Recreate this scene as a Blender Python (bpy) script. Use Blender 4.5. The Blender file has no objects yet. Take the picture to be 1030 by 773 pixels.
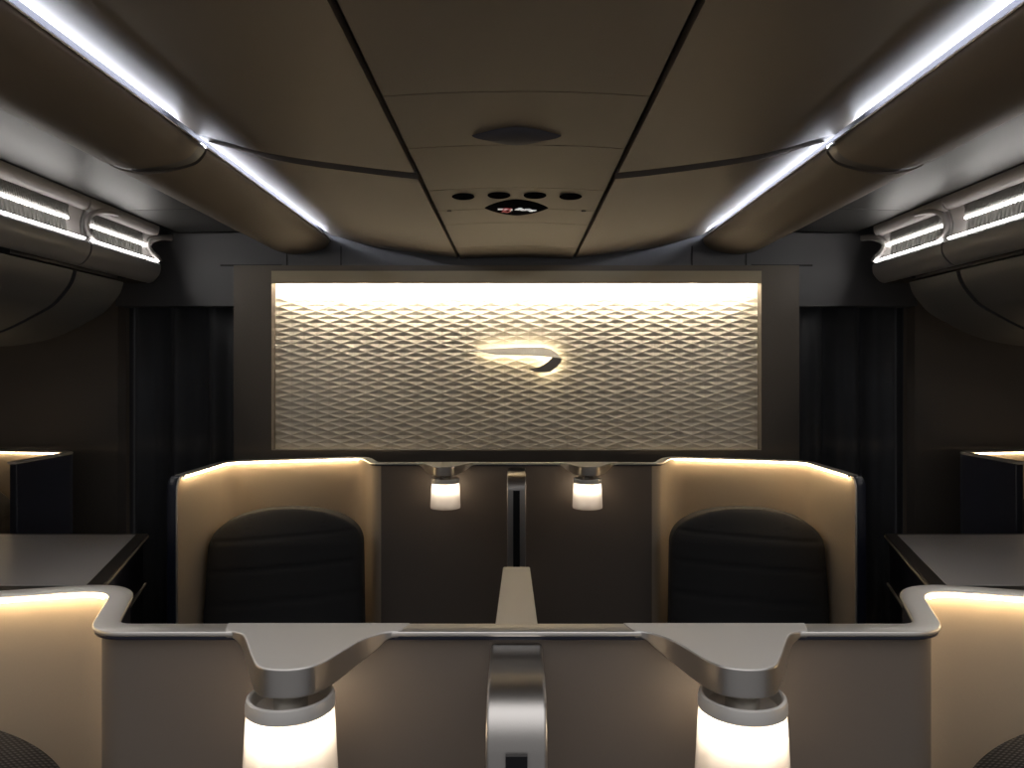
import bpy, bmesh, math, random
from mathutils import Vector, Matrix

# ------------------------------------------------------------------ camera, world, exposure
scene = bpy.context.scene
C = scene.collection
random.seed(4)
EYE = 1.6                       # eye height; the camera looks along +Y
cam_d = bpy.data.cameras.new('camera')
cam = bpy.data.objects.new('camera', cam_d)
C.objects.link(cam)
cam.location = (0, 0, EYE)
cam.rotation_euler = (math.pi / 2, 0, 0)
cam_d.sensor_fit = 'HORIZONTAL'
cam_d.sensor_width = 36.0
cam_d.lens = 757.0 / 1030.0 * 36.0
cam_d.shift_x = -4.5 / 1030.0
cam_d.shift_y = -9.5 / 1030.0
cam_d.clip_start = 0.02
scene.camera = cam

w = bpy.data.worlds.new('world')
scene.world = w
w.use_nodes = True
bg = w.node_tree.nodes['Background']
bg.inputs[0].default_value = (0.96, 0.96, 1.0, 1)
# fill added in place of unseen cabin lights: brighter overhead, dim at eye level
_n = w.node_tree.nodes
_tc = _n.new('ShaderNodeTexCoord'); _sx = _n.new('ShaderNodeSeparateXYZ'); _mr = _n.new('ShaderNodeMapRange')
_mr.inputs['From Min'].default_value = 0.30; _mr.inputs['From Max'].default_value = 0.92
_mr.inputs['To Min'].default_value = 0.20; _mr.inputs['To Max'].default_value = 1.35
w.node_tree.links.new(_tc.outputs['Generated'], _sx.inputs[0])
w.node_tree.links.new(_sx.outputs['Z'], _mr.inputs['Value'])
w.node_tree.links.new(_mr.outputs[0], bg.inputs[1])

vs = scene.view_settings
vs.view_transform = 'Standard'
vs.look = 'None'
vs.exposure = 0.0
vs.gamma = 1.0
vs.use_curve_mapping = False
scene.cycles.use_denoising = True
scene.cycles.max_bounces = 10
scene.cycles.diffuse_bounces = 5
scene.cycles.transparent_max_bounces = 12
scene.cycles.sample_clamp_indirect = 4.0

# light levels
E_COVE = 48.0         # ceiling cove tubes
E_BIN = 22.0          # bin light strips
E_PANEL = 225.0       # strip over the relief panel
E_EMBLEM = 13.0       # back light of the emblem
E_SHELL = 54.0       # warm strip under the shell rim
E_LAMP = 6.0         # lamp diffusers
P_LAMP = 1.1         # lamp bulbs, watts

WARM = (1.0, 0.74, 0.44)
WARMW = (1.0, 0.86, 0.66)
COOL = (0.84, 0.88, 1.0)

# ------------------------------------------------------------------ materials
def mat(name, col, rough=0.5, metal=0.0, spec=0.5, noise=0.0, nscale=40.0, bump=0.0, bscale=200.0, stretch=(1, 1, 1), sheen=0.0):
    m = bpy.data.materials.new(name)
    m.use_nodes = True
    nt = m.node_tree
    b = nt.nodes['Principled BSDF']
    b.inputs['Base Color'].default_value = (*col, 1)
    b.inputs['Roughness'].default_value = rough
    b.inputs['Metallic'].default_value = metal
    b.inputs['Specular IOR Level'].default_value = spec
    if sheen:
        b.inputs['Sheen Weight'].default_value = sheen
    if noise or bump:
        tc = nt.nodes.new('ShaderNodeTexCoord')
        mp = nt.nodes.new('ShaderNodeMapping')
        mp.inputs['Scale'].default_value = stretch
        nt.links.new(tc.outputs['Object'], mp.inputs['Vector'])
    if noise:
        n = nt.nodes.new('ShaderNodeTexNoise')
        n.inputs['Scale'].default_value = nscale
        n.inputs['Detail'].default_value = 4
        nt.links.new(mp.outputs[0], n.inputs['Vector'])
        r = nt.nodes.new('ShaderNodeMix')
        r.data_type = 'RGBA'
        r.inputs[6].default_value = (*[c * (1 - noise) for c in col], 1)
        r.inputs[7].default_value = (*[min(1, c * (1 + noise)) for c in col], 1)
        nt.links.new(n.outputs[0], r.inputs[0])
        nt.links.new(r.outputs[2], b.inputs['Base Color'])
    if bump:
        n2 = nt.nodes.new('ShaderNodeTexNoise')
        n2.inputs['Scale'].default_value = bscale
        nt.links.new(mp.outputs[0], n2.inputs['Vector'])
        bp = nt.nodes.new('ShaderNodeBump')
        bp.inputs['Strength'].default_value = bump
        bp.inputs['Distance'].default_value = 0.002
        nt.links.new(n2.outputs[0], bp.inputs['Height'])
        nt.links.new(bp.outputs[0], b.inputs['Normal'])
    return m

def emit(name, col, strength, base=0.5):
    m = bpy.data.materials.new(name)
    m.use_nodes = True
    b = m.node_tree.nodes['Principled BSDF']
    b.inputs['Base Color'].default_value = (base, base, base, 1)
    b.inputs['Emission Color'].default_value = (*col, 1)
    b.inputs['Emission Strength'].default_value = strength
    return m

def woven(name, c1, c2, scale, rough=0.85, bump=0.6, stretch=(1, 1, 1), diag=False):
    """basket weave: checker cells with a bump from two crossed waves"""
    m = bpy.data.materials.new(name)
    m.use_nodes = True
    nt = m.node_tree
    b = nt.nodes['Principled BSDF']
    b.inputs['Roughness'].default_value = rough
    tc = nt.nodes.new('ShaderNodeTexCoord')
    mp = nt.nodes.new('ShaderNodeMapping')
    mp.inputs['Scale'].default_value = stretch
    nt.links.new(tc.outputs['Object'], mp.inputs['Vector'])
    w1 = nt.nodes.new('ShaderNodeTexWave'); w1.bands_direction = 'X'
    w2 = nt.nodes.new('ShaderNodeTexWave'); w2.bands_direction = 'Z'
    for q in (w1, w2):
        q.inputs['Scale'].default_value = scale
        nt.links.new(mp.outputs[0], q.inputs['Vector'])
    if diag:
        w1.bands_direction = w2.bands_direction = 'DIAGONAL'
        mp2 = nt.nodes.new('ShaderNodeMapping')
        mp2.inputs['Scale'].default_value = (-1, 1, 1)
        nt.links.new(tc.outputs['Object'], mp2.inputs['Vector'])
        nt.links.new(mp2.outputs[0], w2.inputs['Vector'])
    mul = nt.nodes.new('ShaderNodeMath'); mul.operation = 'MULTIPLY'
    nt.links.new(w1.outputs['Fac'], mul.inputs[0]); nt.links.new(w2.outputs['Fac'], mul.inputs[1])
    mx = nt.nodes.new('ShaderNodeMix'); mx.data_type = 'RGBA'
    mx.inputs[6].default_value = (*c1, 1); mx.inputs[7].default_value = (*c2, 1)
    nt.links.new(mul.outputs[0], mx.inputs[0])
    nt.links.new(mx.outputs[2], b.inputs['Base Color'])
    bp = nt.nodes.new('ShaderNodeBump')
    bp.inputs['Strength'].default_value = bump; bp.inputs['Distance'].default_value = 0.002
    nt.links.new(mul.outputs[0], bp.inputs['Height'])
    nt.links.new(bp.outputs[0], b.inputs['Normal'])
    return m

M = {
    'ceiling': mat('ceiling laminate', (0.195, 0.170, 0.145), 0.48, 0.15, noise=0.04, nscale=60, stretch=(1, 8, 1)),
    'valance': mat('valance laminate', (0.17, 0.145, 0.12), 0.58, 0.1, noise=0.04, nscale=60, stretch=(1, 8, 1)),
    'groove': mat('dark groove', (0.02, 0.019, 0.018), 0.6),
    'rib': mat('grey rib', (0.10, 0.10, 0.11), 0.35, 0.5),
    'grey': mat('grey laminate', (0.055, 0.054, 0.053), 0.45, 0.1),
    'header': mat('header grey', (0.13, 0.13, 0.135), 0.5, 0.0),
    'lip': mat('bin lip', (0.34, 0.32, 0.31), 0.42, 0.1),
    'bin': mat('bin shell', (0.27, 0.27, 0.278), 0.42, 0.15),
    'bin_door': mat('bin door', (0.10, 0.102, 0.108), 0.45, 0.1),
    'slat': mat('grille slat', (0.16, 0.155, 0.145), 0.5, 0.2),
    'wall': mat('brown wall laminate', (0.20, 0.17, 0.14), 0.5, 0.1),
    'floor': mat('carpet', (0.03, 0.03, 0.035), 0.95, noise=0.3, nscale=300),
    'curtain': mat('curtain cloth', (0.11, 0.113, 0.12), 0.9, sheen=0.15, bump=0.3, bscale=700),
    'frame': mat('panel frame', (0.13, 0.108, 0.085), 0.42, 0.15),
    'frame_lip': mat('panel frame lip', (0.42, 0.36, 0.24), 0.45, 0.15),
    'relief': mat('relief leather', (0.74, 0.665, 0.54), 0.48),
    'chrome': mat('polished nickel', (0.62, 0.60, 0.56), 0.22, 1.0),
    'brushed': mat('brushed nickel', (0.66, 0.62, 0.57), 0.36, 1.0, bump=0.06, bscale=900, stretch=(1, 1, 0.05)),
    'rim': mat('champagne rim', (0.86, 0.81, 0.74), 0.36, 0.8),
    'satin': mat('satin silver', (0.80, 0.76, 0.70), 0.42, 0.4),
    'beige': mat('beige shell lining', (0.50, 0.41, 0.30), 0.55, noise=0.03, nscale=300),
    'navy': mat('navy shell outside', (0.020, 0.021, 0.032), 0.35),
    'navygloss': mat('glossy navy trim and reflection', (0.015, 0.018, 0.035), 0.3),
    'taupe': mat('taupe partition', (0.17, 0.14, 0.113), 0.5, noise=0.03, nscale=300),
    'consoletop': mat('console top border', (0.14, 0.125, 0.11), 0.3, 0.5),
    'inset': mat('console top inset', (0.88, 0.84, 0.82), 0.34, 0.0),
    'creamtop': mat('cream metal top', (0.97, 0.91, 0.82), 0.42, 0.35, bump=0.15, bscale=900),
    'creammetal': mat('cream satin metal', (0.97, 0.93, 0.87), 0.33, 0.45, bump=0.25, bscale=900),
    'champagne': mat('champagne edge', (0.80, 0.70, 0.55), 0.5, 0.2),
    'black': mat('black plastic', (0.006, 0.006, 0.007), 0.35),
    'blackgloss': mat('black gloss lens', (0.010, 0.010, 0.012), 0.6, spec=0.0),
    'vent_blue': mat('blue grey cover', (0.12, 0.12, 0.14), 0.6, spec=0.05),
    'white': emit('white symbol', (1, 1, 1), 0.35, 0.8),
    'red': emit('red symbol', (0.8, 0.05, 0.06), 0.25, 0.2),
    'emblem': mat('emblem nickel', (0.66, 0.63, 0.56), 0.35, 0.45),
    'cove': emit('cove tube light', COOL, E_COVE),
    'binled': emit('bin strip light', (1.0, 0.96, 0.92), E_BIN),
    'housing': mat('blue grey cove housing', (0.018, 0.019, 0.026), 0.6),
    'shellled_dim': emit('window shell rim light', WARM, E_SHELL * .45),
    'panelled': emit('panel strip light', (1.0, 0.895, 0.73), E_PANEL),
    'emblemled': emit('emblem back light', (1.0, 0.85, 0.58), E_EMBLEM),
    'shellled': emit('shell rim light', WARM, E_SHELL),
    'diffuser': emit('lamp diffuser', (1.0, 0.88, 0.72), E_LAMP, 0.8),
    'diffuser_low': emit('lamp lower diffuser', (1.0, 0.86, 0.76), 0.42, 0.7),
}
M['fabric'] = woven('charcoal seat fabric', (0.020, 0.021, 0.023), (0.045, 0.046, 0.05), 160, bump=.25)
M['fabric_knit'] = woven(diag=True, name='open knit headrest fabric', c1=(0.005, 0.005, 0.006), c2=(0.09, 0.09, 0.095), scale=80)

def shade_glass():
    m = bpy.data.materials.new('frosted lamp glass')
    m.use_nodes = True
    nt = m.node_tree
    nt.nodes.clear()
    o = nt.nodes.new('ShaderNodeOutputMaterial')
    tr = nt.nodes.new('ShaderNodeBsdfTransparent'); tr.inputs[0].default_value = (1, 0.97, 0.93, 1)
    tl = nt.nodes.new('ShaderNodeBsdfTranslucent'); tl.inputs[0].default_value = (0.95, 0.90, 0.84, 1)
    gl = nt.nodes.new('ShaderNodeBsdfGlossy'); gl.inputs['Roughness'].default_value = 0.15
    a = nt.nodes.new('ShaderNodeMixShader'); a.inputs[0].default_value = 0.45
    b = nt.nodes.new('ShaderNodeMixShader'); b.inputs[0].default_value = 0.07
    nt.links.new(tr.outputs[0], a.inputs[1]); nt.links.new(tl.outputs[0], a.inputs[2])
    nt.links.new(a.outputs[0], b.inputs[1]); nt.links.new(gl.outputs[0], b.inputs[2])
    nt.links.new(b.outputs[0], o.inputs[0])
    return m
M['glass'] = shade_glass()

# ------------------------------------------------------------------ helpers
def link_obj(name, bm, m, parent=None, smooth=True, bevel=0.0, angle=0.6, recalc=True, loc=None):
    if recalc:
        bmesh.ops.recalc_face_normals(bm, faces=bm.faces)
    me = bpy.data.meshes.new(name)
    bm.to_mesh(me); bm.free()
    for q in (m if isinstance(m, (list, tuple)) else [m]):
        me.materials.append(M[q])
    o = bpy.data.objects.new(name, me)
    C.objects.link(o)
    if smooth:
        for p in me.polygons:
            p.use_smooth = True
        try:
            me.set_sharp_from_angle(angle=angle)
        except Exception:
            pass
    if bevel:
        bv = o.modifiers.new('bevel', 'BEVEL')
        bv.width = bevel; bv.segments = 3; bv.limit_method = 'ANGLE'; bv.angle_limit = 0.6
    if parent is not None:
        o.parent = parent
    if loc is not None:
        o.location = loc
    return o

def tag(o, label, cat, group=None, kind=None):
    if label: o['label'] = label
    if cat: o['category'] = cat
    if group: o['group'] = group
    if kind: o['kind'] = kind
    return o

def structure(o):
    o['kind'] = 'structure'
    return o

def thing(name, label, cat, loc=(0, 0, 0), group=None):
    o = bpy.data.objects.new(name, None)
    C.objects.link(o)
    o.empty_display_size = 0.1
    o.location = loc
    return tag(o, label, cat, group)

def add_box(bm, c, s, rot=None, mi=0):
    g = bmesh.ops.create_cube(bm, size=1.0)
    mtx = Matrix.Translation(c) @ (rot if rot is not None else Matrix.Identity(4)) @ Matrix.Diagonal((*s, 1))
    bmesh.ops.transform(bm, matrix=mtx, verts=g['verts'])
    for v in g['verts']:
        for f in v.link_faces:
            f.material_index = mi
    return bm

def box(c, s):
    return add_box(bmesh.new(), c, s)

def norm2(ax, ay):
    l = math.hypot(ax, ay) or 1
    return ax / l, ay / l

def offset_path(pts, d):
    """offset an open 2D polyline by d to the left of its direction"""
    out = []
    n = len(pts)
    for i, p in enumerate(pts):
        t = []
        if i > 0: t.append(norm2(p[0] - pts[i-1][0], p[1] - pts[i-1][1]))
        if i < n - 1: t.append(norm2(pts[i+1][0] - p[0], pts[i+1][1] - p[1]))
        ns = [(-a[1], a[0]) for a in t]
        nx = sum(a[0] for a in ns); ny = sum(a[1] for a in ns)
        nx, ny = norm2(nx, ny)
        c = max(0.4, nx * ns[0][0] + ny * ns[0][1])
        out.append((p[0] + nx * d / c, p[1] + ny * d / c))
    return out

def add_profile(bm, pts, y0, y1, th, ny=1, mi=0):
    """thick sheet: (x,z) profile run from y0 to y1, thickened to the left of its direction"""
    q = offset_path(pts, th)
    n = len(pts)
    ys = [y0 + (y1 - y0) * k / ny for k in range(ny + 1)]
    A = [[bm.verts.new((p[0], y, p[1])) for p in pts] for y in ys]
    B = [[bm.verts.new((p[0], y, p[1])) for p in q] for y in ys]
    fs = []
    for k in range(ny):
        for i in range(n - 1):
            fs.append(bm.faces.new((A[k][i], A[k][i+1], A[k+1][i+1], A[k+1][i])))
            fs.append(bm.faces.new((B[k][i], B[k+1][i], B[k+1][i+1], B[k][i+1])))
        fs.append(bm.faces.new((A[k][0], A[k+1][0], B[k+1][0], B[k][0])))
        fs.append(bm.faces.new((A[k][-1], B[k][-1], B[k+1][-1], A[k+1][-1])))
    for k in (0, -1):
        for i in range(n - 1):
            fs.append(bm.faces.new((A[k][i], B[k][i], B[k][i+1], A[k][i+1])))
    for f in fs: f.material_index = mi
    return bm

def fillet(pts, radii, seg=8):
    """open 2D polyline with rounded corners (radii for the inner points)"""
    out = [pts[0]]
    for i in range(1, len(pts) - 1):
        p, a, b = Vector(pts[i]), Vector(pts[i-1]), Vector(pts[i+1])
        r = radii[i-1]
        if r <= 0:
            out.append(tuple(p)); continue
        u = (a - p); v = (b - p)
        lu, lv = u.length, v.length
        u.normalize(); v.normalize()
        ang = math.acos(max(-1, min(1, u.dot(v))))
        t = min(r / math.tan(ang / 2), lu * 0.49, lv * 0.49)
        s, e = p + u * t, p + v * t
        for k in range(seg + 1):
            f = k / seg
            out.append(tuple(s * (1-f)**2 + p * 2*f*(1-f) + e * f*f))
    out.append(pts[-1])
    return out

def resample(pts, step):
    out = [pts[0]]
    for a, b in zip(pts, pts[1:]):
        l = math.dist(a, b)
        n = max(1, int(math.ceil(l / step)))
        for k in range(1, n + 1):
            out.append(tuple(a[j] + (b[j] - a[j]) * k / n for j in range(len(a))))
    return out

def smooth_curve(pts, sub=6, closed=False):
    """Catmull-Rom"""
    P = [Vector(p) for p in pts]
    n = len(P)
    out = []
    rng = range(n) if closed else range(n - 1)
    for i in rng:
        p0 = P[(i-1) % n] if closed or i > 0 else P[i]
        p1, p2 = P[i], P[(i+1) % n]
        p3 = P[(i+2) % n] if closed or i + 2 < n else p2
        for k in range(sub):
            t = k / sub
            out.append(tuple(0.5 * ((2*p1) + (p2-p0)*t + (2*p0-5*p1+4*p2-p3)*t*t + (3*p1-p0-3*p2+p3)*t**3)))
    if not closed: out.append(tuple(P[-1]))
    return out

def sweep(bm, path, sides, section, caps=True, mi=0):
    """closed section (a along side, b along up) swept on a 3D path"""
    n = len(path)
    rings = []
    for i in range(n):
        a = Vector(path[max(0, i-1)]); b = Vector(path[min(n-1, i+1)])
        t = (b - a).normalized()
        s = Vector(sides[i]).normalized()
        u = t.cross(s).normalized()
        rings.append([bm.verts.new(Vector(path[i]) + s * q[0] + u * q[1]) for q in section])
    k = len(section)
    for i in range(n - 1):
        for j in range(k):
            f = bm.faces.new((rings[i][j], rings[i][(j+1) % k], rings[i+1][(j+1) % k], rings[i+1][j]))
            f.material_index = mi
    if caps:
        bm.faces.new(rings[0]).material_index = mi
        bm.faces.new(list(reversed(rings[-1]))).material_index = mi
    return bm

def round_rect(x0, x1, y0, y1, r, seg=4):
    out = []
    for cx, cy, a0 in ((x1-r, y1-r, 0), (x0+r, y1-r, 90), (x0+r, y0+r, 180), (x1-r, y0+r, 270)):
        for k in range(seg + 1):
            a = math.radians(a0 + 90 * k / seg)
            out.append((cx + r * math.cos(a), cy + r * math.sin(a)))
    return out

def plan_sides(path):
    n = len(path); out = []
    for i in range(n):
        a, b = path[max(0, i-1)], path[min(n-1, i+1)]
        tx, ty = norm2(b[0] - a[0], b[1] - a[1])
        out.append((-ty, tx, 0))            # left of the direction
    return out

def add_prism(bm, outline, z0, z1, mi=0):
    """closed (x,y) outline extruded in z; z0 may be a function of (x,y)"""
    f0 = z0 if callable(z0) else (lambda x, y: z0)
    A = [bm.verts.new((x, y, f0(x, y))) for x, y in outline]
    B = [bm.verts.new((x, y, z1)) for x, y in outline]
    n = len(outline)
    fs = [bm.faces.new((A[i], A[(i+1) % n], B[(i+1) % n], B[i])) for i in range(n)]
    fs.append(bm.faces.new(list(reversed(A)))); fs.append(bm.faces.new(B))
    for f in fs: f.material_index = mi
    return bm

def add_lathe(bm, prof, c=(0, 0, 0), seg=48, closed=False, mi=0):
    rings = []
    for r, z in prof:
        if r < 1e-6:
            rings.append([bm.verts.new((c[0], c[1], c[2] + z))])
        else:
            rings.append([bm.verts.new((c[0] + r * math.cos(2*math.pi*k/seg), c[1] + r * math.sin(2*math.pi*k/seg), c[2] + z)) for k in range(seg)])
    pairs = list(zip(rings, rings[1:]))
    if closed: pairs.append((rings[-1], rings[0]))
    for A, B in pairs:
        for k in range(seg):
            k2 = (k + 1) % seg
            if len(A) == 1 and len(B) == 1: continue
            if len(A) == 1: f = bm.faces.new((A[0], B[k2], B[k]))
            elif len(B) == 1: f = bm.faces.new((A[k], A[k2], B[0]))
            else: f = bm.faces.new((A[k], A[k2], B[k2], B[k]))
            f.material_index = mi
    return bm

def mir(pts, s):
    return [(p[0] * s,) + tuple(p[1:]) for p in pts]

Z = lambda h: EYE + h
SIDE = {-1: 'left', 1: 'right'}

# ------------------------------------------------------------------ room: floor, outer walls, front wall
structure(link_obj('floor', box((0, 1.6, -0.05), (6.2, 5.4, 0.1)), 'floor', smooth=False))
for s in (-1, 1):
    structure(link_obj('wall_' + SIDE[s], add_profile(bmesh.new(), mir(smooth_curve([(2.95, 0.0), (3.05, 0.7), (3.02, 1.4), (2.85, 2.0), (2.72, 2.35)], 5), s), -1.1, 3.72, 0.05 * -s), 'wall'))
    # wall beside the curtain opening
    structure(link_obj('wall_front_' + SIDE[s], box((s * 2.56, 3.74, 1.16), (1.20, 0.08, 2.32)), 'wall', smooth=False))
structure(link_obj('wall_front', box((0, 3.90, 1.16), (4.1, 0.06, 2.32)), 'wall', smooth=False))

# grey header over the curtains and behind the ceiling ends
bm = bmesh.new()
for s in (-1, 1):
    out = [(1.36, .336), (1.965, .336), (1.965, .50), (1.90, .60), (1.82, .665), (1.70, .692), (1.36, .694)]
    A = [(s * x, z) for x, z in out]
    fr = [bm.verts.new((x, 3.69, Z(z))) for x, z in A]; bk = [bm.verts.new((x, 3.80, Z(z))) for x, z in A]
    bm.faces.new(fr); bm.faces.new(list(reversed(bk)))
    for i in range(len(A)):
        bm.faces.new((fr[i], fr[(i+1) % 7], bk[(i+1) % 7], bk[i]))
add_box(bm, (0, 3.745, Z(.62)), (2.72, .11, .20))
add_box(bm, (0, 3.86, Z(.62)), (5.9, .06, .40))
o = structure(link_obj('trim_1', bm, 'header', smooth=False)); o['label'] = 'grey header panel over the curtain openings'
bm = bmesh.new()
for s in (-1, 1):                                   # thin joints in the header
    for x in (1.125, .86):
        add_box(bm, (s * x, 3.689, Z(.57)), (.006, .006, .12))
    add_box(bm, (s * 1.30, 3.69, Z(.535)), (.30, .012, .008))
o = structure(link_obj('trim_2', bm, 'groove', smooth=False))

# ------------------------------------------------------------------ ceiling
CEIL_PROF = [(.286, .566), (.38, .576), (.483, .589), (.58, .602), (.681, .618), (.76, .636), (.81, .651), (.848, .662), (.872, .669), (.892, .674), (.904, .682), (.906, .700)]
YJ = [0.78, 1.525, 1.88, 2.31, 2.60, 2.84, 3.36, 3.68]
bm = bmesh.new()
cen = [(-.270 + .540 * k / 10, Z(.564 + .010 * (1 - ((k - 5) / 5) ** 2))) for k in range(11)]
for a, b in zip(YJ, YJ[1:]):
    add_profile(bm, cen, a + .0022, b - .0022, 0.02)
structure(link_obj('ceiling', bm, 'ceiling', angle=0.3))
for s in (-1, 1):
    bm = bmesh.new()
    pr = [(s * x, Z(z)) for x, z in smooth_curve(CEIL_PROF, 3)]
    for a, b in ((.78, 2.11), (2.18, 3.64)):
        add_profile(bm, pr, a, b, 0.02 * s)
    o = structure(link_obj('ceiling_' + SIDE[s], bm, 'ceiling', angle=0.3))
    # cross rib between the two ceiling panels
    bm = bmesh.new()
    add_profile(bm, [(x, z + .018) for x, z in pr[:-6]] + [(s * .84, Z(.675)), (s * .90, Z(.675))], 2.10, 2.19, 0.02 * s)
    structure(link_obj('ceiling_rib_' + SIDE[s], bm, 'rib'))
    # upper outer ceiling between the valance and the bins
    bm = bmesh.new()
    for a, b in ((.78, 3.18), (3.186, 3.683)):
        add_profile(bm, [(s * .86, Z(.725)), (s * 1.19, Z(.705)), (s * 1.655, Z(.694))], a, b, 0.02 * s)
    structure(link_obj('ceiling_outer_' + SIDE[s], bm, 'grey', angle=0.3))
# dark void above the seams
structure(link_obj('ceiling_backing', box((0, 2.44, Z(.80)), (6.2, 3.32, .06)), 'groove', smooth=False))
o = bmesh.new()
for s in (-1, 1):
    add_box(o, (s * .2785, 2.28, Z(.605)), (.016, 2.76, .03))
add_box(o, (0, 2.28, Z(.60)), (.52, 2.76, .006))
structure(link_obj('ceiling_seam', o, 'groove', smooth=False))

# ------------------------------------------------------------------ cove lights and valances
VAL_PROF = [(.905, .660), (.903, .645), (.925, .617), (.96, .602), (1.02, .588), (1.085, .583), (1.14, .592), (1.175, .605), (1.195, .62)]
def make_valance(s, y0, y1, where, ring):
    t = thing('light_valance', f'brown curved ceiling valance {where}', 'ceiling valance', (s * 1.05, y0, Z(.583)), 'valances under the cove lights')
    ox, oy, oz = t.location
    prof = smooth_curve(VAL_PROF, 4)
    bm = bmesh.new()
    add_profile(bm, [(s * x - ox, Z(z) - oz) for x, z in prof], 0, y1 - y0 - (0.0 if ring else 0.06), 0.012 * s)
    if not ring:                                    # far end closed by a rounded cap
        q = [(s * x - ox, Z(z) - oz) for x, z in prof]
        cx = sum(p[0] for p in q) / len(q); cz = Z(.64) - oz
        rings = []
        for k in range(5):
            a = k / 4 * math.pi / 2
            f = math.cos(a) * .25 + .75
            rings.append([bm.verts.new((cx + (p[0] - cx) * f, y1 - y0 - .06 + .05 * math.sin(a), cz + (p[1] - cz) * f)) for p in q])
        for A, B in zip(rings, rings[1:]):
            for i in range(len(q) - 1):
                bm.faces.new((A[i], A[i+1], B[i+1], B[i]))
        bm.faces.new(rings[-1])
    link_obj('panel', bm, 'valance', t, angle=0.5)
    rim = round_rect(-.003, .003, -.0025, .0025, .001, 2)
    y_a, y_b = 0, y1 - y0
    x = s * .902 - ox; z = Z(.660) - oz
    link_obj('edge_trim', sweep(bmesh.new(), [(x, y_a, z), (x, y_b, z)], [(1, 0, 0)] * 2, rim), 'chrome', t)
    if ring:
        bm = bmesh.new()
        add_profile(bm, [(s * x - ox, Z(z + .004) - oz) for x, z in prof], y1 - y0, y1 - y0 + .05, 0.012 * s)
        link_obj('end_ring', bm, 'rib', t)
    return t
def make_cove(s, y0, y1, where):
    t = thing('cove_light', f'long white cove light strip {where}', 'cove light', (s * .872, y0, Z(.665)), 'cove lights along the ceiling')
    bm = bmesh.new()
    L = y1 - y0
    tail = .13 if L < 1.3 else .07
    add_profile(bm, [(x * s, z) for x, z in [(.036, -.006), (.074, -.004), (.078, .036), (.066, .043), (.014, .043)]], 0, L + tail, -0.003 * s)
    link_obj('housing', bm, 'housing', t)
    sec = round_rect(-.007, .007, -.007, .007, .006, 3)
    link_obj('light_tube', sweep(bmesh.new(), [(s * .054, .02, .006), (s * .054, L - .02, .006)], [(1, 0, 0)] * 2, sec), 'cove', t)
    return t
for s in (-1, 1):
    sd = SIDE[s]
    make_valance(s, 0.78, 2.13, f'along the {sd} side, the near and longer one', True)
    make_valance(s, 2.19, 3.69, f'along the {sd} side, the far one with a rounded end', False)
    make_cove(s, 0.78, 2.05, f'on the {sd}, near one reaching the top corner')
    make_cove(s, 2.18, 3.62, f'on the {sd}, far one ending above relief panel')

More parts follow.
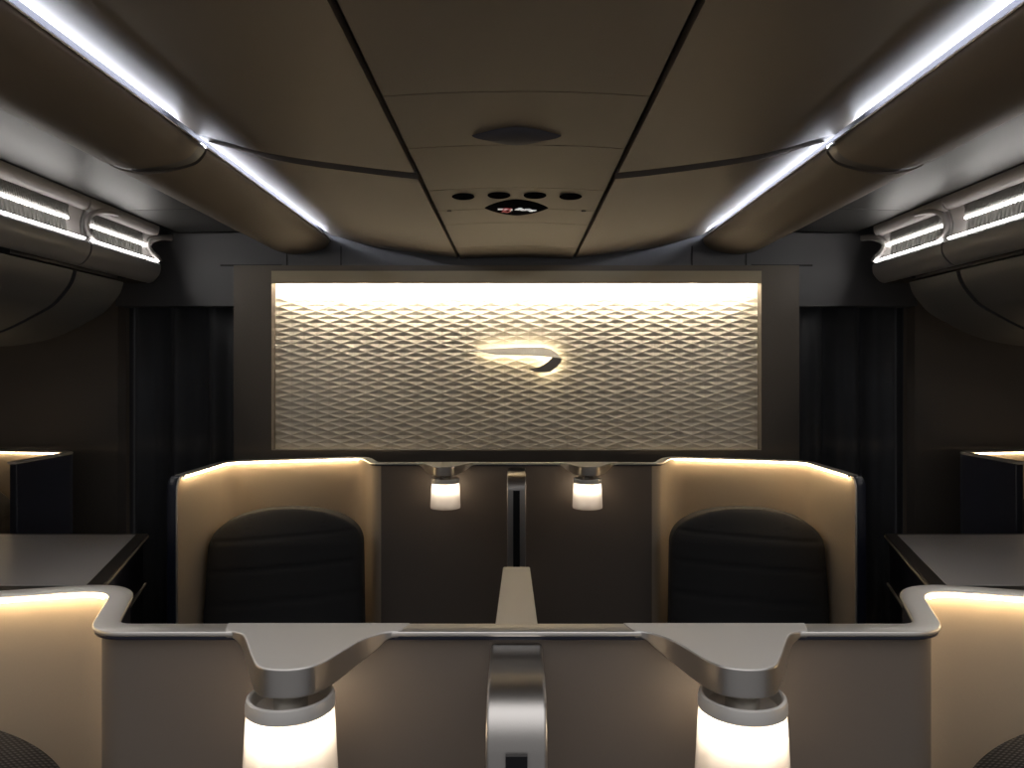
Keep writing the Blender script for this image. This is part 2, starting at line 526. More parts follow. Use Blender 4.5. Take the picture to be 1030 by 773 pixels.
# ------------------------------------------------------------------ overhead bins
def make_bin(s, y0, y1, where, near):
    t = thing('overhead_bin', f'grey overhead bin {where}', 'overhead bin', (s * 1.70, y0, Z(.42)), 'overhead bins')
    ox, oy, oz = t.location
    L = y1 - y0
    P = lambda pts: [(s * x - ox, Z(z) - oz) for x, z in pts]
    g0, g1 = (0.06, L - .09) if not near else (0.02, L - .09)
    # lip, recess and rounded nose
    up = smooth_curve([(1.66, .690), (1.662, .665), (1.672, .648), (1.688, .642)], 4)
    slope = [(1.700, .600), (1.702, .588), (1.697, .543)]
    nose = smooth_curve([(1.678, .534), (1.662, .518), (1.658, .50), (1.664, .468), (1.690, .436), (1.712, .425)], 4)
    bm = bmesh.new()
    add_profile(bm, P(up), 0, L, 0.01 * s, mi=1)
    add_profile(bm, P(nose), 0, L, 0.01 * s)
    add_profile(bm, P([(1.720, .65), (1.722, .53)]), 0, L, 0.01 * s)
    # solid ends of the recess
    for a, b in ((0, g0), (g1, L)):
        add_profile(bm, P([(1.688, .642)] + slope + [(1.678, .534)]), a, b, 0.012 * s, mi=1)
    link_obj('body', bm, ['bin', 'lip'], t, angle=0.9)
    # rounded nose end
    if not near:
        bm = bmesh.new()
        q = P(nose + [(1.75, .43), (1.75, .55)])
        cx = s * 1.72 - ox; cz = Z(.49) - oz
        rings = []
        for k in range(7):
            a = k / 6 * math.pi / 2
            f = max(.02, math.cos(a))
            rings.append([bm.verts.new((cx + (p[0] - cx) * f, L + .045 * math.sin(a), cz + (p[1] - cz) * f)) for p in q])
        for A, B in zip(rings, rings[1:]):
            for i in range(len(q)):
                j = (i + 1) % len(q)
                bm.faces.new((A[i], A[j], B[j], B[i]))
        link_obj('end_cap', bm, 'bin', t, angle=0.9)
        # flared arches round both ends of the recess, lit by the strips
        for path, rr in (([(g0 + .005, .528, 1.668), (g0 - .030, .545, 1.676), (g0 - .048, .575, 1.684), (g0 - .048, .605, 1.682), (g0 - .030, .634, 1.674), (g0 + .01, .652, 1.664), (g0 + .07, .662, 1.660), (g0 + .13, .668, 1.660)], .010),
                         ([(L + .012, .530, 1.664), (L + .004, .546, 1.672), (L - .022, .566, 1.686), (L - .040, .590, 1.690), (L - .035, .612, 1.686), (L - .005, .632, 1.676), (L + .05, .648, 1.667), (L + .12, .657, 1.662)], .014)):
            pts = smooth_curve([(s * x - ox, y_, Z(z) - oz) for y_, z, x in path], 5)
            link_obj('arch', sweep(bmesh.new(), pts, [(s, 0, 0)] * len(pts), round_rect(-.008, .012, -rr, rr, .0075, 4)), 'lip', t, angle=1.2)
    # grilles
    for (z0, z1, x0, x1, pitch, lean) in ((.640, .602, 1.688, 1.700, .012, .35), (.583, .545, 1.702, 1.697, .023, .25)):
        bm = bmesh.new()
        y = g0 + .008
        while y < g1 - .008:
            c = Vector((s * (x0 + x1) / 2 - ox, y, Z((z0 + z1) / 2) - oz))
            rot = Matrix.Rotation(lean, 4, 'X')
            add_box(bm, c, (.014, pitch * .5, z0 - z1 + .004), rot)
            y += pitch
        link_obj('vent_grille', bm, 'slat', t, smooth=False)
    # light strips
    a0, a1 = (g0, g1 + (.03 if not near else .0))
    def led(x, z, wdt, ya, yb, tilt):
        sec = round_rect(-.003, .003, -wdt / 2, wdt / 2, .002, 2)
        link_obj('light_strip', sweep(bmesh.new(), [(s * x - ox, ya, Z(z) - oz), (s * x - ox, yb, Z(z) - oz)], [(s, 0, 0)] * 2, sec), 'binled', t)
    led(1.694, .5925, .010, a0, a1, 0)
    led(1.664, .5265, .006, 0.006, L - .006 if not near else L - .03, 0)
    # belly door
    belly = smooth_curve([(1.722, .405), (1.736, .36), (1.768, .314), (1.81, .27), (1.87, .235), (1.95, .193), (2.04, .157), (2.15, .133), (2.265, .122), (2.6, .11), (2.9, .11)], 3)
    if near:
        bm = bmesh.new(); add_profile(bm, P(belly), 0, L - .008, 0.015 * s)
        door = link_obj('door', bm, 'bin_door', t, angle=0.9)
    else:
        bm = bmesh.new(); add_profile(bm, P(belly), 0.008, 3.30 - y0, 0.015 * s)
        q = P(belly)                                   # closed far end
        top = [bm.verts.new((p[0], 3.295 - y0, p[1])) for p in q] + [bm.verts.new((s * 2.9 - ox, 3.295 - y0, Z(.421) - oz))]
        bm.faces.new(top)
        door = link_obj('door', bm, 'bin_door', t, angle=0.9)
        bm = bmesh.new()                               # small dark seal under the nose
        add_box(bm, (s * 1.78 - ox, L - .10, Z(.43) - oz), (.13, .20, .012))
        link_obj('seal', bm, 'groove', door, smooth=False)
    return t
for s in (-1, 1):
    make_bin(s, 2.94, 3.50, f'on the {SIDE[s]}, short far one with rounded end', False)
    make_bin(s, 1.30, 2.93, f'on the {SIDE[s]}, long near one at the picture edge', True)
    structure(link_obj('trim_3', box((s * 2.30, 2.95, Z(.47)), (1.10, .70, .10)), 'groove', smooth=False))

# ------------------------------------------------------------------ ceiling fittings
def lens_outline(w_, d_, n=40, p=1.15):
    out = []
    for k in range(n):
        a = 2 * math.pi * k / n
        c_, s_ = math.cos(a), math.sin(a)
        x = w_ / 2 * math.copysign(abs(c_) ** 1.0, c_)
        y = d_ / 2 * math.copysign((1 - abs(c_) ** 1.6) ** p, s_) if abs(c_) < 1 else 0
        out.append((x, y))
    return out
def dome(bm, outline, c, h, steps=6, mi=0):
    rings = []
    for k in range(steps):
        u = k / steps
        f = math.sqrt(max(0, 1 - u * u)) if k else 1
        rings.append([bm.verts.new((c[0] + x * f, c[1] + y * f, c[2] - h * u)) for x, y in outline])
    tip = bm.verts.new((c[0], c[1], c[2] - h))
    n = len(outline)
    for A, B in zip(rings, rings[1:]):
        for i in range(n):
            bm.faces.new((A[i], A[(i+1) % n], B[(i+1) % n], B[i])).material_index = mi
    for i in range(n):
        bm.faces.new((rings[-1][i], rings[-1][(i+1) % n], tip)).material_index = mi
    bm.faces.new(rings[0]).material_index = mi
    return bm
o = link_obj('ceiling_cover', dome(bmesh.new(), lens_outline(.215, .12), (0, 0, 0), .018), 'vent_blue', loc=(0, 1.80, Z(.5735)))
tag(o, 'dark blue-grey eye-shaped cover on the middle ceiling panel', 'ceiling cover')

TS = t = thing('cabin_sign', 'black eye-shaped no smoking and seat belt sign on the ceiling', 'sign', (0, 2.585, Z(.5735)))
link_obj('lens', dome(bmesh.new(), lens_outline(.225, .25, 48, .8), (0, 0, 0), .006, 4), 'blackgloss', t)
t = bpy.data.objects['lens']
bm = bmesh.new()                                     # cigarette and smoke
add_box(bm, (-.052, -.01, -.0072), (.038, .022, .002))
add_box(bm, (-.021, .0, -.0072), (.012, .026, .002)); add_box(bm, (-.024, .022, -.0072), (.006, .022, .002))
bmesh.ops.transform(bm, matrix=Matrix.Diagonal((.9, .75, 1, 1)), verts=bm.verts)
link_obj('cigarette_symbol', bm, 'white', t, smooth=False)
bm = bmesh.new()
add_lathe(bm, [(.014, -.001), (.0175, -.001), (.0175, .001), (.014, .001)], (0, 0, 0), 24, True)
bmesh.ops.transform(bm, matrix=Matrix.Diagonal((1, 2.4, 1, 1)), verts=bm.verts)
add_box(bm, (0, 0, 0), (.005, .085, .002), Matrix.Rotation(.5, 4, 'Z'))
bmesh.ops.transform(bm, matrix=Matrix.Diagonal((.8, .8, 1, 1)), verts=bm.verts)
bmesh.ops.translate(bm, vec=(-.034, 0, -.0092), verts=bm.verts)
link_obj('prohibition_ring', bm, 'red', t, smooth=False)
for q in (1, -1):                                    # two halves of the belt
    bm = bmesh.new()
    cx = .033 + q * .014
    add_box(bm, (cx, q * .006, -.0072), (.018, .050, .002), Matrix.Rotation(-.35, 4, 'Z'))
    add_box(bm, (cx + q * .015, q * .012 + .006, -.0072), (.016, .022, .002), Matrix.Rotation(.3, 4, 'Z'))
    add_box(bm, (cx + q * .006, q * .03, -.0072), (.012, .016, .002))
    bmesh.ops.transform(bm, matrix=Matrix.Diagonal((.95, .7, 1, 1)), verts=bm.verts)
    link_obj('belt_symbol', bm, 'white', t, smooth=False)

def air_nozzle(x, where):
    t = thing('reading_light', f'small dark round ceiling light, {where}', 'ceiling light', (x, 2.40, Z(.5735 - .010 * (x / .27) ** 2)), 'row of four round ceiling lights')
    link_obj('bezel', add_lathe(bmesh.new(), [(.026, 0), (.036, 0), (.036, -.003), (.033, -.005), (.028, -.005), (.026, -.003)], (0, 0, 0), 32, True), 'blackgloss', t)
    link_obj('lens', add_lathe(bmesh.new(), [(0, -.004), (.014, -.004), (.026, -.002), (.026, .001), (0, .001)], (0, 0, 0), 32), 'blackgloss', t)
air_nozzle(-.170, 'leftmost of the row of four')
air_nozzle(-.056, 'second from the left, just left above the cabin sign')
air_nozzle(.059, 'third from the left, just right above the cabin sign')
air_nozzle(.173, 'rightmost of the row of four')
for s in (-1, 1):
    o = link_obj('ceiling_screw', add_lathe(bmesh.new(), [(0, -.003), (.007, -.003), (.009, 0), (.009, .003), (0, .003)], (0, 0, 0), 16), 'black', loc=(s * .232, 2.60, Z(.566)))
    tag(o, f'tiny dark screw cap on the ceiling, {SIDE[s]} of the cabin sign', 'screw cap', 'screw caps beside the cabin sign')

# ------------------------------------------------------------------ curtains
def make_curtain(s):
    x0, x1 = 1.375, 1.975
    n = 150
    def yy(u, v):
        f = math.sin(u * 2 * math.pi * 3.1 + .8 + s * .4) * .040 + math.sin(u * 2 * math.pi * 6.3 + 1.7) * .018 + .006 * math.sin(u * 40)
        return 3.815 + f * (.75 + .25 * v)
    bm = bmesh.new()
    rows = []
    for r in range(7):
        v = r / 6
        rows.append([bm.verts.new((s * (x0 + (x1 - x0) * k / n), yy(k / n, v), Z(.345) - v * (EYE + .335))) for k in range(n + 1)])
    for A, B in zip(rows, rows[1:]):
        for k in range(n):
            bm.faces.new((A[k], A[k+1], B[k+1], B[k]))
    o = link_obj('curtain', bm, 'curtain', recalc=True, angle=3.0)
    sm = o.modifiers.new('thick', 'SOLIDIFY'); sm.thickness = .004; sm.offset = 0
    tag(o, f'black pleated cabin curtain {SIDE[s]} of the glowing relief panel', 'curtain', 'curtains either side of the relief panel')
    o2 = link_obj('curtain_rail', box((s * 1.675, 3.815, Z(.352)), (.60, .03, .02)), 'black', smooth=False)
    tag(o2, f'black rail carrying the {SIDE[s]} curtain', 'curtain rail')
for s in (-1, 1): make_curtain(s)

# ------------------------------------------------------------------ feature panel with relief and emblem
YF = 3.60
t = thing('feature_wall', 'wide brown framed wall unit with a glowing diamond relief panel between the curtains', 'wall panel', (0, YF, 0))
X0, X1, ZT, ZB = 1.172, 1.353, Z(.523), Z(-.362)
bm = bmesh.new()
add_box(bm, (-(X0 + X1) / 2, .085, (ZT) / 2), (X1 - X0, .17, ZT))
add_box(bm, ((X0 + X1) / 2, .085, (ZT) / 2), (X1 - X0, .17, ZT))
add_box(bm, (0, .085, (ZT + Z(.496)) / 2), (2 * X0, .17, ZT - Z(.496)))
add_box(bm, (0, .085, ZB / 2), (2 * X0, .17, ZB))
add_box(bm, (0, .16, (ZT + ZB) / 2), (2 * X0, .02, ZT - ZB))
link_obj('frame', bm, 'frame', t, smooth=False)
bm = bmesh.new()
add_box(bm, (0, .004, (Z(.496) + Z(.436)) / 2), (2 * X0, .012, Z(.496) - Z(.436)))
link_obj('light_cover', bm, 'frame_lip', t, smooth=False)
# relief
RX, RZ0, RZ1 = X0 - .002, ZB + .001, Z(.47)
P_, Q_ = .1215, .0402
nx, nz = 462, 248
bm = bmesh.new()
grid = []
def tri(a):
    a = a / (2 * math.pi) % 1.0
    return 1 - 4 * abs(a - .5) if True else 0
for j in range(nz + 1):
    z = RZ0 + (RZ1 - RZ0) * j / nz
    row = []
    for i in range(nx + 1):
        x = -RX + 2 * RX * i / nx
        a = x / P_; b = z / Q_
        u = abs(a - round(a)) * 2; v = abs(b - round(b)) * 2      # 0 at a cell centre, 1 at its corners
        d = 1 - (u + v) if u + v < 1 else (u + v) - 1
        row.append(bm.verts.new((x, .050 + .0037 * d ** .9, z)))
    grid.append(row)
for A, B in zip(grid, grid[1:]):
    for i in range(nx):
        bm.faces.new((A[i], A[i+1], B[i+1], B[i]))
link_obj('relief_panel', bm, 'relief', t, angle=3.0, smooth=False)
link_obj('light_strip', box((0, .014, Z(.452)), (2 * (X0 - .045), .008, .012)), 'panelled', t, smooth=False)

# emblem: a ribbon that runs right, turns over and comes back under itself
def px(x, y, D=3.60 + .03):
    return ((x - 519.5) * D / 757.0, (377 - y) * D / 757.0)
def zc(cx, cy):         # coordinates in the 8.583x crop
    return px(460 + cx / 8.583, 330 + cy / 8.583)
EM = thing('emblem', 'silver ribbon emblem mounted on the glowing relief panel', 'emblem', (0, YF + .022, 0))
top_o = [(85, 195), (200, 186), (350, 176), (500, 170), (640, 168), (740, 170), (800, 182), (850, 212), (885, 252), (898, 268), (870, 264), (800, 254), (700, 244), (600, 240), (450, 238), (330, 236), (200, 212)]
low_o = [(898, 268), (893, 300), (860, 338), (810, 375), (760, 386), (700, 382), (650, 372), (610, 360), (680, 346), (740, 322), (790, 285), (815, 257), (860, 262)]
def emblem_part(name, outline, depth, bulge, tilt=0.0):
    pts = [zc(*p) for p in outline]
    bm = bmesh.new()
    cx = sum(p[0] for p in pts) / len(pts); cz = sum(p[1] for p in pts) / len(pts)
    z_hi = max(p[1] for p in pts); z_lo = min(p[1] for p in pts)
    fr = [bm.verts.new((p[0], -depth - tilt * ((z_hi - p[1]) / (z_hi - z_lo)), Z(p[1]))) for p in pts]
    bk = [bm.verts.new((p[0], 0, Z(p[1]))) for p in pts]
    n = len(pts)
    for i in range(n):
        bm.faces.new((fr[i], fr[(i+1) % n], bk[(i+1) % n], bk[i]))
    f = bm.faces.new(fr); bm.faces.new(list(reversed(bk)))
    r = bmesh.ops.inset_region(bm, faces=[f], thickness=.003, depth=0)
    for v in f.verts: v.co.y -= bulge
    return link_obj(name, bm, 'emblem', EM, angle=1.0)
emblem_part('upper_ribbon', top_o, .005, .002, .024)
emblem_part('folded_tail', low_o, .022, .003, -.016)
# back light: a slim lit core behind the ribbon, facing the relief
bm = bmesh.new()
core = [zc(*p) for p in [(170, 200), (350, 190), (640, 182), (780, 192), (860, 250), (800, 246), (600, 228), (350, 222)]]
core2 = [zc(*p) for p in [(868, 272), (860, 318), (800, 362), (720, 370), (800, 310), (835, 270)]]
for cc in (core, core2):
    fr = [bm.verts.new((p[0], .0015, Z(p[1]))) for p in cc]
    bk = [bm.verts.new((p[0], .008, Z(p[1]))) for p in cc]
    n = len(cc)
    for i in range(n): bm.faces.new((fr[i], fr[(i+1) % n], bk[(i+1) % n], bk[i]))
    bm.faces.new(fr); bm.faces.new(list(reversed(bk)))
link_obj('back_light', bm, 'emblemled', EM, smooth=False)
for cx_, cy_ in ((400, 205), (700, 205), (840, 300)):
    q = zc(cx_, cy_)
    link_obj('mounting_pin', box((q[0], .020, Z(q[1])), (.006, .026, .006)), 'chrome', EM, smooth=False)

# ------------------------------------------------------------------ suite partitions with wrapped shells
Y_NEAR, PITCH = 1.045, 1.97
H_SH = -.3528
def shell_half(far):
    P = [(0, 0), (-.573 if far else -.582, 0), (-.656 if far else -.658, .215), (-1.18, .065), (-1.18, -.42)]
    return fillet(P, [.055, .085, .10], 10)
def make_shell(y, label, far):
    t = thing('suite_partition', label, 'seat partition', (0, y, 0), 'suite partitions across the cabin')
    half = shell_half(far)
    left = list(reversed(half))                 # from the left end to the centre
    path = left[:-1] + [(-x, d) for x, d in half]
    path = resample(path, .03)
    ztop = Z(H_SH) - .010
    n = len(path)
    R = .035
    def top(i):
        e = min(math.dist(path[0], path[i]), math.dist(path[-1], path[i]))
        return ztop - (R - math.sqrt(max(0, R*R - (R - e)**2)) if e < R else 0)
    # denser stations at both ends
    def dens(p):
        a, b = p[0], p[1]
        return [(a[0] + (b[0]-a[0])*k/10, a[1] + (b[1]-a[1])*k/10) for k in range(10)]
    path = dens([path[0], path[1]]) + path[1:-1] + list(reversed(dens([path[-1], path[-2]])))
    path = dens([path[0], (path[0][0], path[0][1] + .0)])[:0] + path
    n = len(path)
    outp = offset_path(path, .020)
    bm = bmesh.new()
    V = []
    for i in range(n):
        zt = top(i)
        V.append([bm.verts.new((path[i][0], path[i][1], 0.01)), bm.verts.new((path[i][0], path[i][1], zt)),
                  bm.verts.new((outp[i][0], outp[i][1], zt)), bm.verts.new((outp[i][0], outp[i][1], 0.01))])
    for i in range(n - 1):
        mid = abs(path[i][0] + path[i+1][0]) / 2 < (.545 if far else .594) and abs(path[i][1]) < .05
        for j in range(4):
            f = bm.faces.new((V[i][j], V[i][(j+1) % 4], V[i+1][(j+1) % 4], V[i+1][j]))
            f.material_index = (2 if mid else 0) if j == 0 else 1
    for e in (0, -1):
        f = bm.faces.new(V[e]); f.material_index = 1
    link_obj('shell_wall', bm, ['beige', 'navy', 'taupe'], t, angle=0.7)
    # metal rim over the top, turning down at both ends
    sides2 = plan_sides(path)
    pts = []; sd = []
    zc_ = ztop + .0005
    a0, a1 = path[0], path[-1]
    for i, p in enumerate(path):
        if math.dist(p, a0) > R - .002 and math.dist(p, a1) > R - .002:
            pts.append((p[0], p[1], zc_)); sd.append(sides2[i])
    rimo = link_obj('rim', sweep(bmesh.new(), pts, sd, round_rect(-.012, .024, .0015, .009, .0025, 3)), 'rim', t, angle=0.9)
    for sx, a in ((-1, a0), (1, a1)):
        q = [(a[0], a[1] + .004, .05 + (zc_ - R - .05) * k / 12) for k in range(12)]
        q += [(a[0], a[1] + R - R * math.cos(k / 6 * math.pi / 2) + .004, zc_ - R + R * math.sin(k / 6 * math.pi / 2)) for k in range(7)]
        f = 1 if sx < 0 else -1
        sec_o = round_rect(*sorted((-.006 * f, .024 * f)), .0, .009, .0025, 3)
        sec_b = round_rect(*sorted((-.012 * f, -.0065 * f)), .0, .009, .002, 3)
        link_obj('end_trim', sweep(bmesh.new(), q, [(-1, 0, 0)] * len(q), sec_o), 'navygloss', t, angle=.9)
        link_obj('edge_bead', sweep(bmesh.new(), q, [(-1, 0, 0)] * len(q), sec_b), 'rim', t, angle=.9)
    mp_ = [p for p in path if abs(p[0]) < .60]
    link_obj('rim_dark_reflection', sweep(bmesh.new(), [(p[0], p[1], ztop) for p in mp_], plan_sides(mp_), round_rect(-.0095, .020, -.003, .0025, .001, 2)), 'navygloss', t, angle=0.9)  # dark reflection under the rim, painted as a navy strip
    # warm light under the inner edge of the rim, only where the shell wraps the seats
    for s in (-1, 1):
        pp = [p for p in path if p[0] * s > .66 and math.dist(p, a0) > .05 and math.dist(p, a1) > .05]
        sds = plan_sides(pp)
        link_obj('light_strip', sweep(bmesh.new(), [(p[0], p[1], ztop) for p in pp], sds, round_rect(-.0155, -.0128, -.0005, .0035, .001, 2)), 'shellled', rimo)
    # lamp brackets
    bo = [(-.410, .024), (-.402, -.008), (-.390, -.012), (-.374, -.022), (-.360, -.045), (-.3315, -.1034), (-.3116, -.136), (-.284, -.146), (-.255, -.140), (-.2345, -.1034 - .012), (-.209, -.050), (-.185, -.020), (-.172, -.012), (-.160, -.008), (-.150, .024)]
    for s in (1, -1):
        o2 = smooth_curve([(x * s, d) for x, d in bo], 5)
        bm = bmesh.new()
        zb = lambda x, y_: Z(H_SH) - .010 - (.026 * (1 - math.exp(-max(0, -y_ - .012) / .022)) - .003 * (y_ > -.010))
        add_prism(bm, o2, zb, Z(H_SH) + .0004)
        for f in bm.faces:
            if f.normal.z > .9: f.material_index = 1
        bm.normal_update()
        for f in bm.faces:
            f.material_index = 1 if abs(f.normal.z) > .95 and f.calc_center_median().z > Z(H_SH) - .005 else 0
        link_obj('lamp_bracket', bm, ['brushed', 'creamtop'], t, angle=0.7, bevel=.0025)
    return t
make_shell(Y_NEAR, 'near suite partition with curved bends, two lamp brackets and metal rim', False)
make_shell(Y_NEAR + PITCH, 'far beige wrapped suite partition below the relief panel', True)

# ------------------------------------------------------------------ lamps
def make_lamp(x, y, label, first=None):
    t = thing('suite_lamp', label, 'lamp', (x, y, Z(-.384)), 'frosted lamps under the partition brackets')
    z0 = 0
    cap = link_obj('cap', add_lathe(bmesh.new(), [(0, -.034), (.030, -.034), (.043, -.031), (.0475, -.018), (.050, -.0165), (.053, -.018), (.0545, -.024), (.0545, -.034), (.050, -.037), (0, -.037)], (0, 0, 0), 56), 'satin', t)
    link_obj('stem', add_lathe(bmesh.new(), [(0, .0), (.034, .0), (.033, -.006), (.026, -.009), (.021, -.011), (.021, -.034), (0, -.034)], (0, 0, 0), 32), 'chrome', cap)
    sh = [(.0535, -.036), (.0545, -.05), (.0565, -.09), (.0585, -.125), (.0575, -.132), (.050, -.134), (.050, -.131), (.0560, -.128), (.0565, -.125), (.0545, -.09), (.0525, -.05), (.0515, -.036)]
    link_obj('shade', add_lathe(bmesh.new(), sh, (0, 0, 0), 56, True), 'glass', t)
    link_obj('diffuser', add_lathe(bmesh.new(), [(0, -.038), (.048, -.038), (.049, -.066), (.047, -.070), (0, -.070)], (0, 0, 0), 48), 'diffuser', t)
    bm = add_lathe(bmesh.new(), [(0, -.071), (.040, -.071), (.0415, -.124), (.039, -.127), (0, -.127)], (0, 0, 0), 96)
    for v in bm.verts:                                # fine flutes
        k = round(math.atan2(v.co.y, v.co.x) / (2 * math.pi) * 96)
        if k % 2: v.co.x *= .97; v.co.y *= .97
    link_obj('lower_diffuser', bm, 'diffuser_low', t)
    return t
for s in (-1, 1):
    make_lamp(s * .284, Y_NEAR - .098, f'large frosted glass lamp under the {SIDE[s]} bracket of the near partition')
    make_lamp(s * .275, Y_NEAR + PITCH - .098, f'small frosted glass lamp on the far partition, {SIDE[s]} of the centre post')

# ------------------------------------------------------------------ divider posts in front of each partition
def make_post(y, label):
    t = thing('divider_post', label, 'divider post', (0, y, 0), 'divider posts at the middle of each partition')
    prof = [(0, -.372), (-.010, -.380), (-.022, -.384), (-.06, -.3815), (-.095, -.378)]
    for k in range(9):
        a = math.radians(-4 + 94 * k / 8)
        prof.append((-.118 - .060 * math.sin(a), -.439 + .060 * math.cos(a)))
    prof += [(-.180, -.50), (-.180, -.8), (-.180, -EYE + .01), (0, -EYE + .01)]
    W = .0357
    bm = bmesh.new()
    A = [bm.verts.new((-W, d - .001, Z(h))) for d, h in prof]
    B = [bm.verts.new((W, d - .001, Z(h))) for d, h in prof]
    n = len(prof)
    for i in range(n):
        bm.faces.new((A[i], A[(i+1) % n], B[(i+1) % n], B[i]))
    bm.faces.new(A); bm.faces.new(list(reversed(B)))
    pb = link_obj('body', bm, 'brushed', t, angle=0.6, bevel=.004)
    link_obj('slot', box((0, -.181, Z(-.437 - .35)), (.025, .008, .70)), 'black', pb, smooth=False)
make_post(Y_NEAR, 'near brushed metal divider post with a black slot, at the bottom middle')
make_post(Y_NEAR + PITCH, 'far slim metal divider post with a black slot, between the small lamps')

# centre console between the two units
def console_mesh(y0, y1, w0, w1):
    return [(-w0, y0), (w0, y0), (w1, y1), (-w1, y1)]
t = thing('centre_console', 'narrow cream topped console running between the two far seats', 'console', (0, 1.72, 0))
out = [(x, y - 1.72) for x, y in console_mesh(1.09, 2.35, .064, .042)]
link_obj('body', add_prism(bmesh.new(), [(x * .95, y) for x, y in out], 0.0, Z(-.612)), 'navy', t, smooth=False)
link_obj('top', add_prism(bmesh.new(), out, Z(-.614), Z(-.60)), 'creammetal', t, smooth=False, bevel=.004)

# ------------------------------------------------------------------ seats
def make_seat(x, y, yaw, label, ztop, fab, slant, group):
    t = thing('cabin_chair', label, 'seat', (x, y, 0), group)
    t.rotation_euler = (0, 0, yaw)
    zt = ztop; zb = .42
    nu, nv = 48, 70
    def half(v):                                   # half width against height fraction
        z = zb + (zt - zb) * v
        d = zt - z
        base = .300 - .014 * v
        if d < .155:
            base *= (1 - (1 - d / .155) ** 2.5) ** .45 if d > 0 else 0
            base = max(base, .001)
        return base
    seams = [zt - .095, zt - .205, zt - .325, zt - .44, zt - .56]
    bm = bmesh.new()
    front = []; back = []
    for j in range(nv + 1):
        v = 1 - (1 - j / nv) ** 1.7
        z = zb + (zt - zb) * v
        h = half(v)
        rf = []; rb = []
        for i in range(nu + 1):
            u = -1 + 2 * i / nu
            xx = h * math.sin(u * math.pi / 2)
            e = 1 - abs(math.sin(u * math.pi / 2)) ** 4
            k = min(1, max(0, (zt - z) / .12))
            bulge = .012 + .075 * (e ** .5) * (k ** .5) 
            zz = z - slant * xx
            g = 0
            for sm_ in seams:
                g += math.exp(-((zz - sm_) / .0055) ** 2)
            g += .6 * (math.exp(-((abs(xx) - .14) / .003) ** 2)) * (1 if zz > seams[0] else .25)
            wing = .02 * (abs(u) ** 3)
            rf.append(bm.verts.new((xx, -bulge + .006 * g * (e > .02) - wing * .5 - .10 * (1 - v), z)))
            rb.append(bm.verts.new((xx, .05 + .03 * (e ** .5) * k - .10 * (1 - v) * .5, z)))
        front.append(rf); back.append(rb)
    for G in (front, back):
        for A, B in zip(G, G[1:]):
            for i in range(nu):
                bm.faces.new((A[i], A[i+1], B[i+1], B[i]))
    for j in range(nv):
        for i in (0, nu):
            bm.faces.new((front[j][i], front[j+1][i], back[j+1][i], back[j][i]))
    for i in range(nu):
        bm.faces.new((front[-1][i], front[-1][i+1], back[-1][i+1], back[-1][i]))
        bm.faces.new((front[0][i], front[0][i+1], back[0][i+1], back[0][i]))
    link_obj('backrest', bm, fab, t, angle=1.2)
    bm = add_box(bmesh.new(), (0, -.36, .43), (.56, .52, .13))
    link_obj('seat_cushion', bm, fab, t, bevel=.035)
    bm = add_box(bmesh.new(), (0, -.30, .18), (.50, .46, .36))
    link_obj('seat_base', bm, 'navy', t, bevel=.01)
    for q in (-1, 1):
        bm = add_box(bmesh.new(), (q * .315, -.32, .50), (.06, .44, .14))
        link_obj('armrest', bm, 'black', t, bevel=.015)
    return t
for s in (-1, 1):
    make_seat(s * .893, Y_NEAR + PITCH - .07, s * math.radians(-7), f'charcoal quilted seat in the far suite, {SIDE[s]} of the centre post', Z(-.523), 'fabric', -s * .06, 'charcoal seats facing the viewer')
    make_seat(s * .905, Y_NEAR - .06, s * math.radians(-7), f'dark knit headrest peeking in at the bottom {SIDE[s]} corner', Z(-.472), 'fabric_knit', -s * .06, 'charcoal seats facing the viewer')

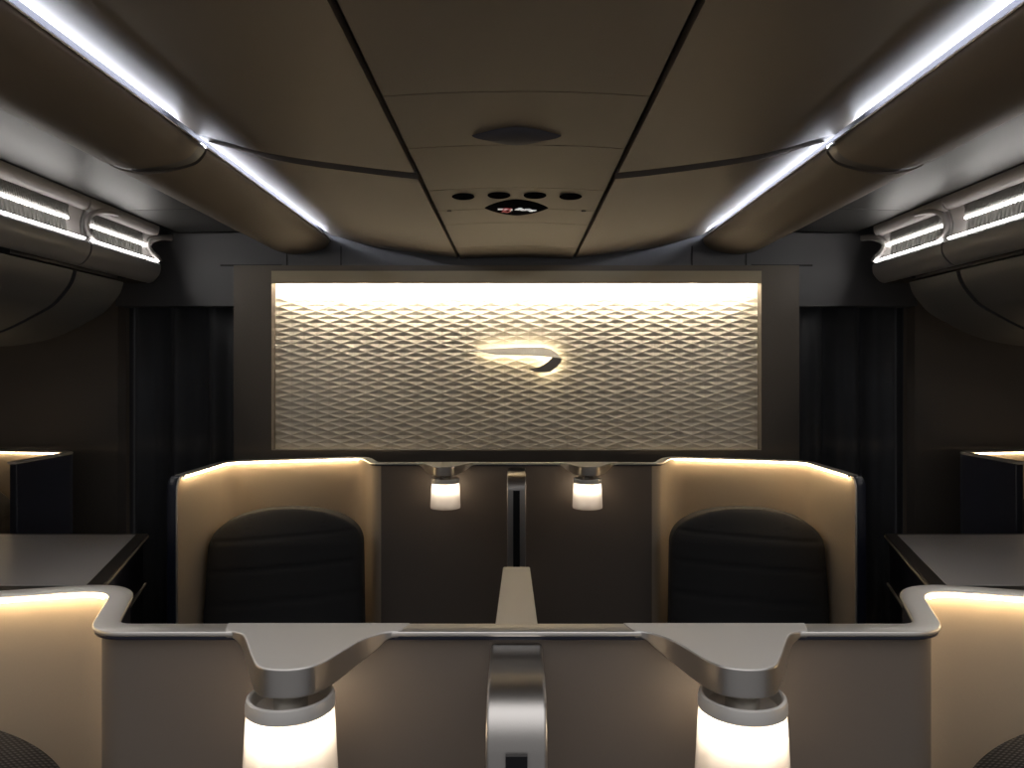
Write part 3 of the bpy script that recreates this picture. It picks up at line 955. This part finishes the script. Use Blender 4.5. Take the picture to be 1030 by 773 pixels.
# ------------------------------------------------------------------ outer suites: shells and side consoles
for s in (-1, 1):
    t = thing('window_suite_shell', f'dark navy window suite shell with lit rim at the {SIDE[s]} edge', 'seat shell', (s * 2.04, 3.2, 0), 'window suite shells')
    P = fillet([(2.045, 3.035), (2.045, 3.44), (2.5, 3.52), (2.86, 3.52)], [.06, .1], 8)
    P = [(s * (x) - s * 2.04, y - 3.2) for x, y in P]
    P = resample(P, .04)
    sgn = s
    outp = offset_path(P, .03 * sgn)
    zt = Z(H_SH) - .01
    bm = bmesh.new()
    V = [[bm.verts.new((a[0], a[1], .01)), bm.verts.new((a[0], a[1], zt)), bm.verts.new((b[0], b[1], zt)), bm.verts.new((b[0], b[1], .01))] for a, b in zip(P, outp)]
    for i in range(len(P) - 1):
        for j in range(4):
            f = bm.faces.new((V[i][j], V[i][(j+1) % 4], V[i+1][(j+1) % 4], V[i+1][j]))
            f.material_index = 0 if j == 0 else 1
    for e in (0, -1): bm.faces.new(V[e]).material_index = 1
    link_obj('shell_wall', bm, ['beige', 'navy'], t, angle=.7, bevel=.004)
    sd = plan_sides(P)
    sec = round_rect(-.031, .009, -.001, .009, .004, 3) if sgn < 0 else round_rect(-.009, .031, -.001, .009, .004, 3)
    flip = [(-a, b) for a, b in sec] if False else sec
    pts = [(p[0], p[1], zt + .002) for p in P]
    rimo = link_obj('rim', sweep(bmesh.new(), pts, sd, flip), 'rim', t, angle=.9)
    l = [(-.0125, -.0098)] if sgn > 0 else [(.0098, .0125)]
    link_obj('light_strip', sweep(bmesh.new(), [(p[0], p[1], zt) for p in P[1:]], sd[1:], round_rect(l[0][0], l[0][1], -.0020, .0014, .001, 2)), 'shellled_dim', rimo)
    make_seat(s * 2.555, 3.36, 0, f'charcoal window seat just showing at the {SIDE[s]} edge', Z(-.49), 'fabric', 0, 'window seats')

    # side console
    t = thing('side_console', f'grey topped side console with navy sides on the {SIDE[s]}', 'console', (s * 1.75, 2.45, 0), 'side consoles')
    o_ = [(1.165, 2.10), (1.392, 2.845), (1.95, 2.845), (2.08, 2.80), (2.16, 2.70), (2.18, 2.55), (2.16, 2.10)]
    loc = lambda pts: [(s * x - s * 1.75, y - 2.45) for x, y in pts]
    def inset(pts, d):
        cx = 1.70; cy = 2.47
        return [(x + (cx - x) * d / abs(cx - x) if abs(cx - x) > d else x, y + (cy - y) * d / abs(cy - y) if abs(cy - y) > d else y) for x, y in pts]
    body = [(x + (.012 if x < 1.7 else -.012), y + (.012 if y < 2.47 else -.012)) for x, y in o_]
    link_obj('body', add_prism(bmesh.new(), loc(body), 0, Z(-.612)), 'navy', t, smooth=False)
    wt = link_obj('worktop', add_prism(bmesh.new(), loc(o_), Z(-.616), Z(-.601)), 'consoletop', t, smooth=False, bevel=.003)
    ins = [(1.225, 2.14), (1.425, 2.815), (1.93, 2.815), (2.04, 2.775), (2.11, 2.69), (2.13, 2.55), (2.11, 2.14)]
    link_obj('inset_top', add_prism(bmesh.new(), loc(ins), Z(-.602), Z(-.5995)), 'inset', wt, smooth=False)
    dx, dy = norm2(1.392 - 1.165, 2.845 - 2.10)
    ang = math.atan2(dy, s * dx)
    for nm, zz, off in (('edge_trim', Z(-.611), .001), ('drawer_trim', Z(-.79), .010)):
        cx, cy = (1.165 + 1.392) / 2 + off * .9, (2.10 + 2.845) / 2 - off * .2
        bm = bmesh.new()
        add_box(bm, (s * cx - s * 1.75, cy - 2.45, zz), (.775, .007, .007), Matrix.Rotation(ang, 4, 'Z'))
        link_obj(nm, bm, 'champagne', t, smooth=False)
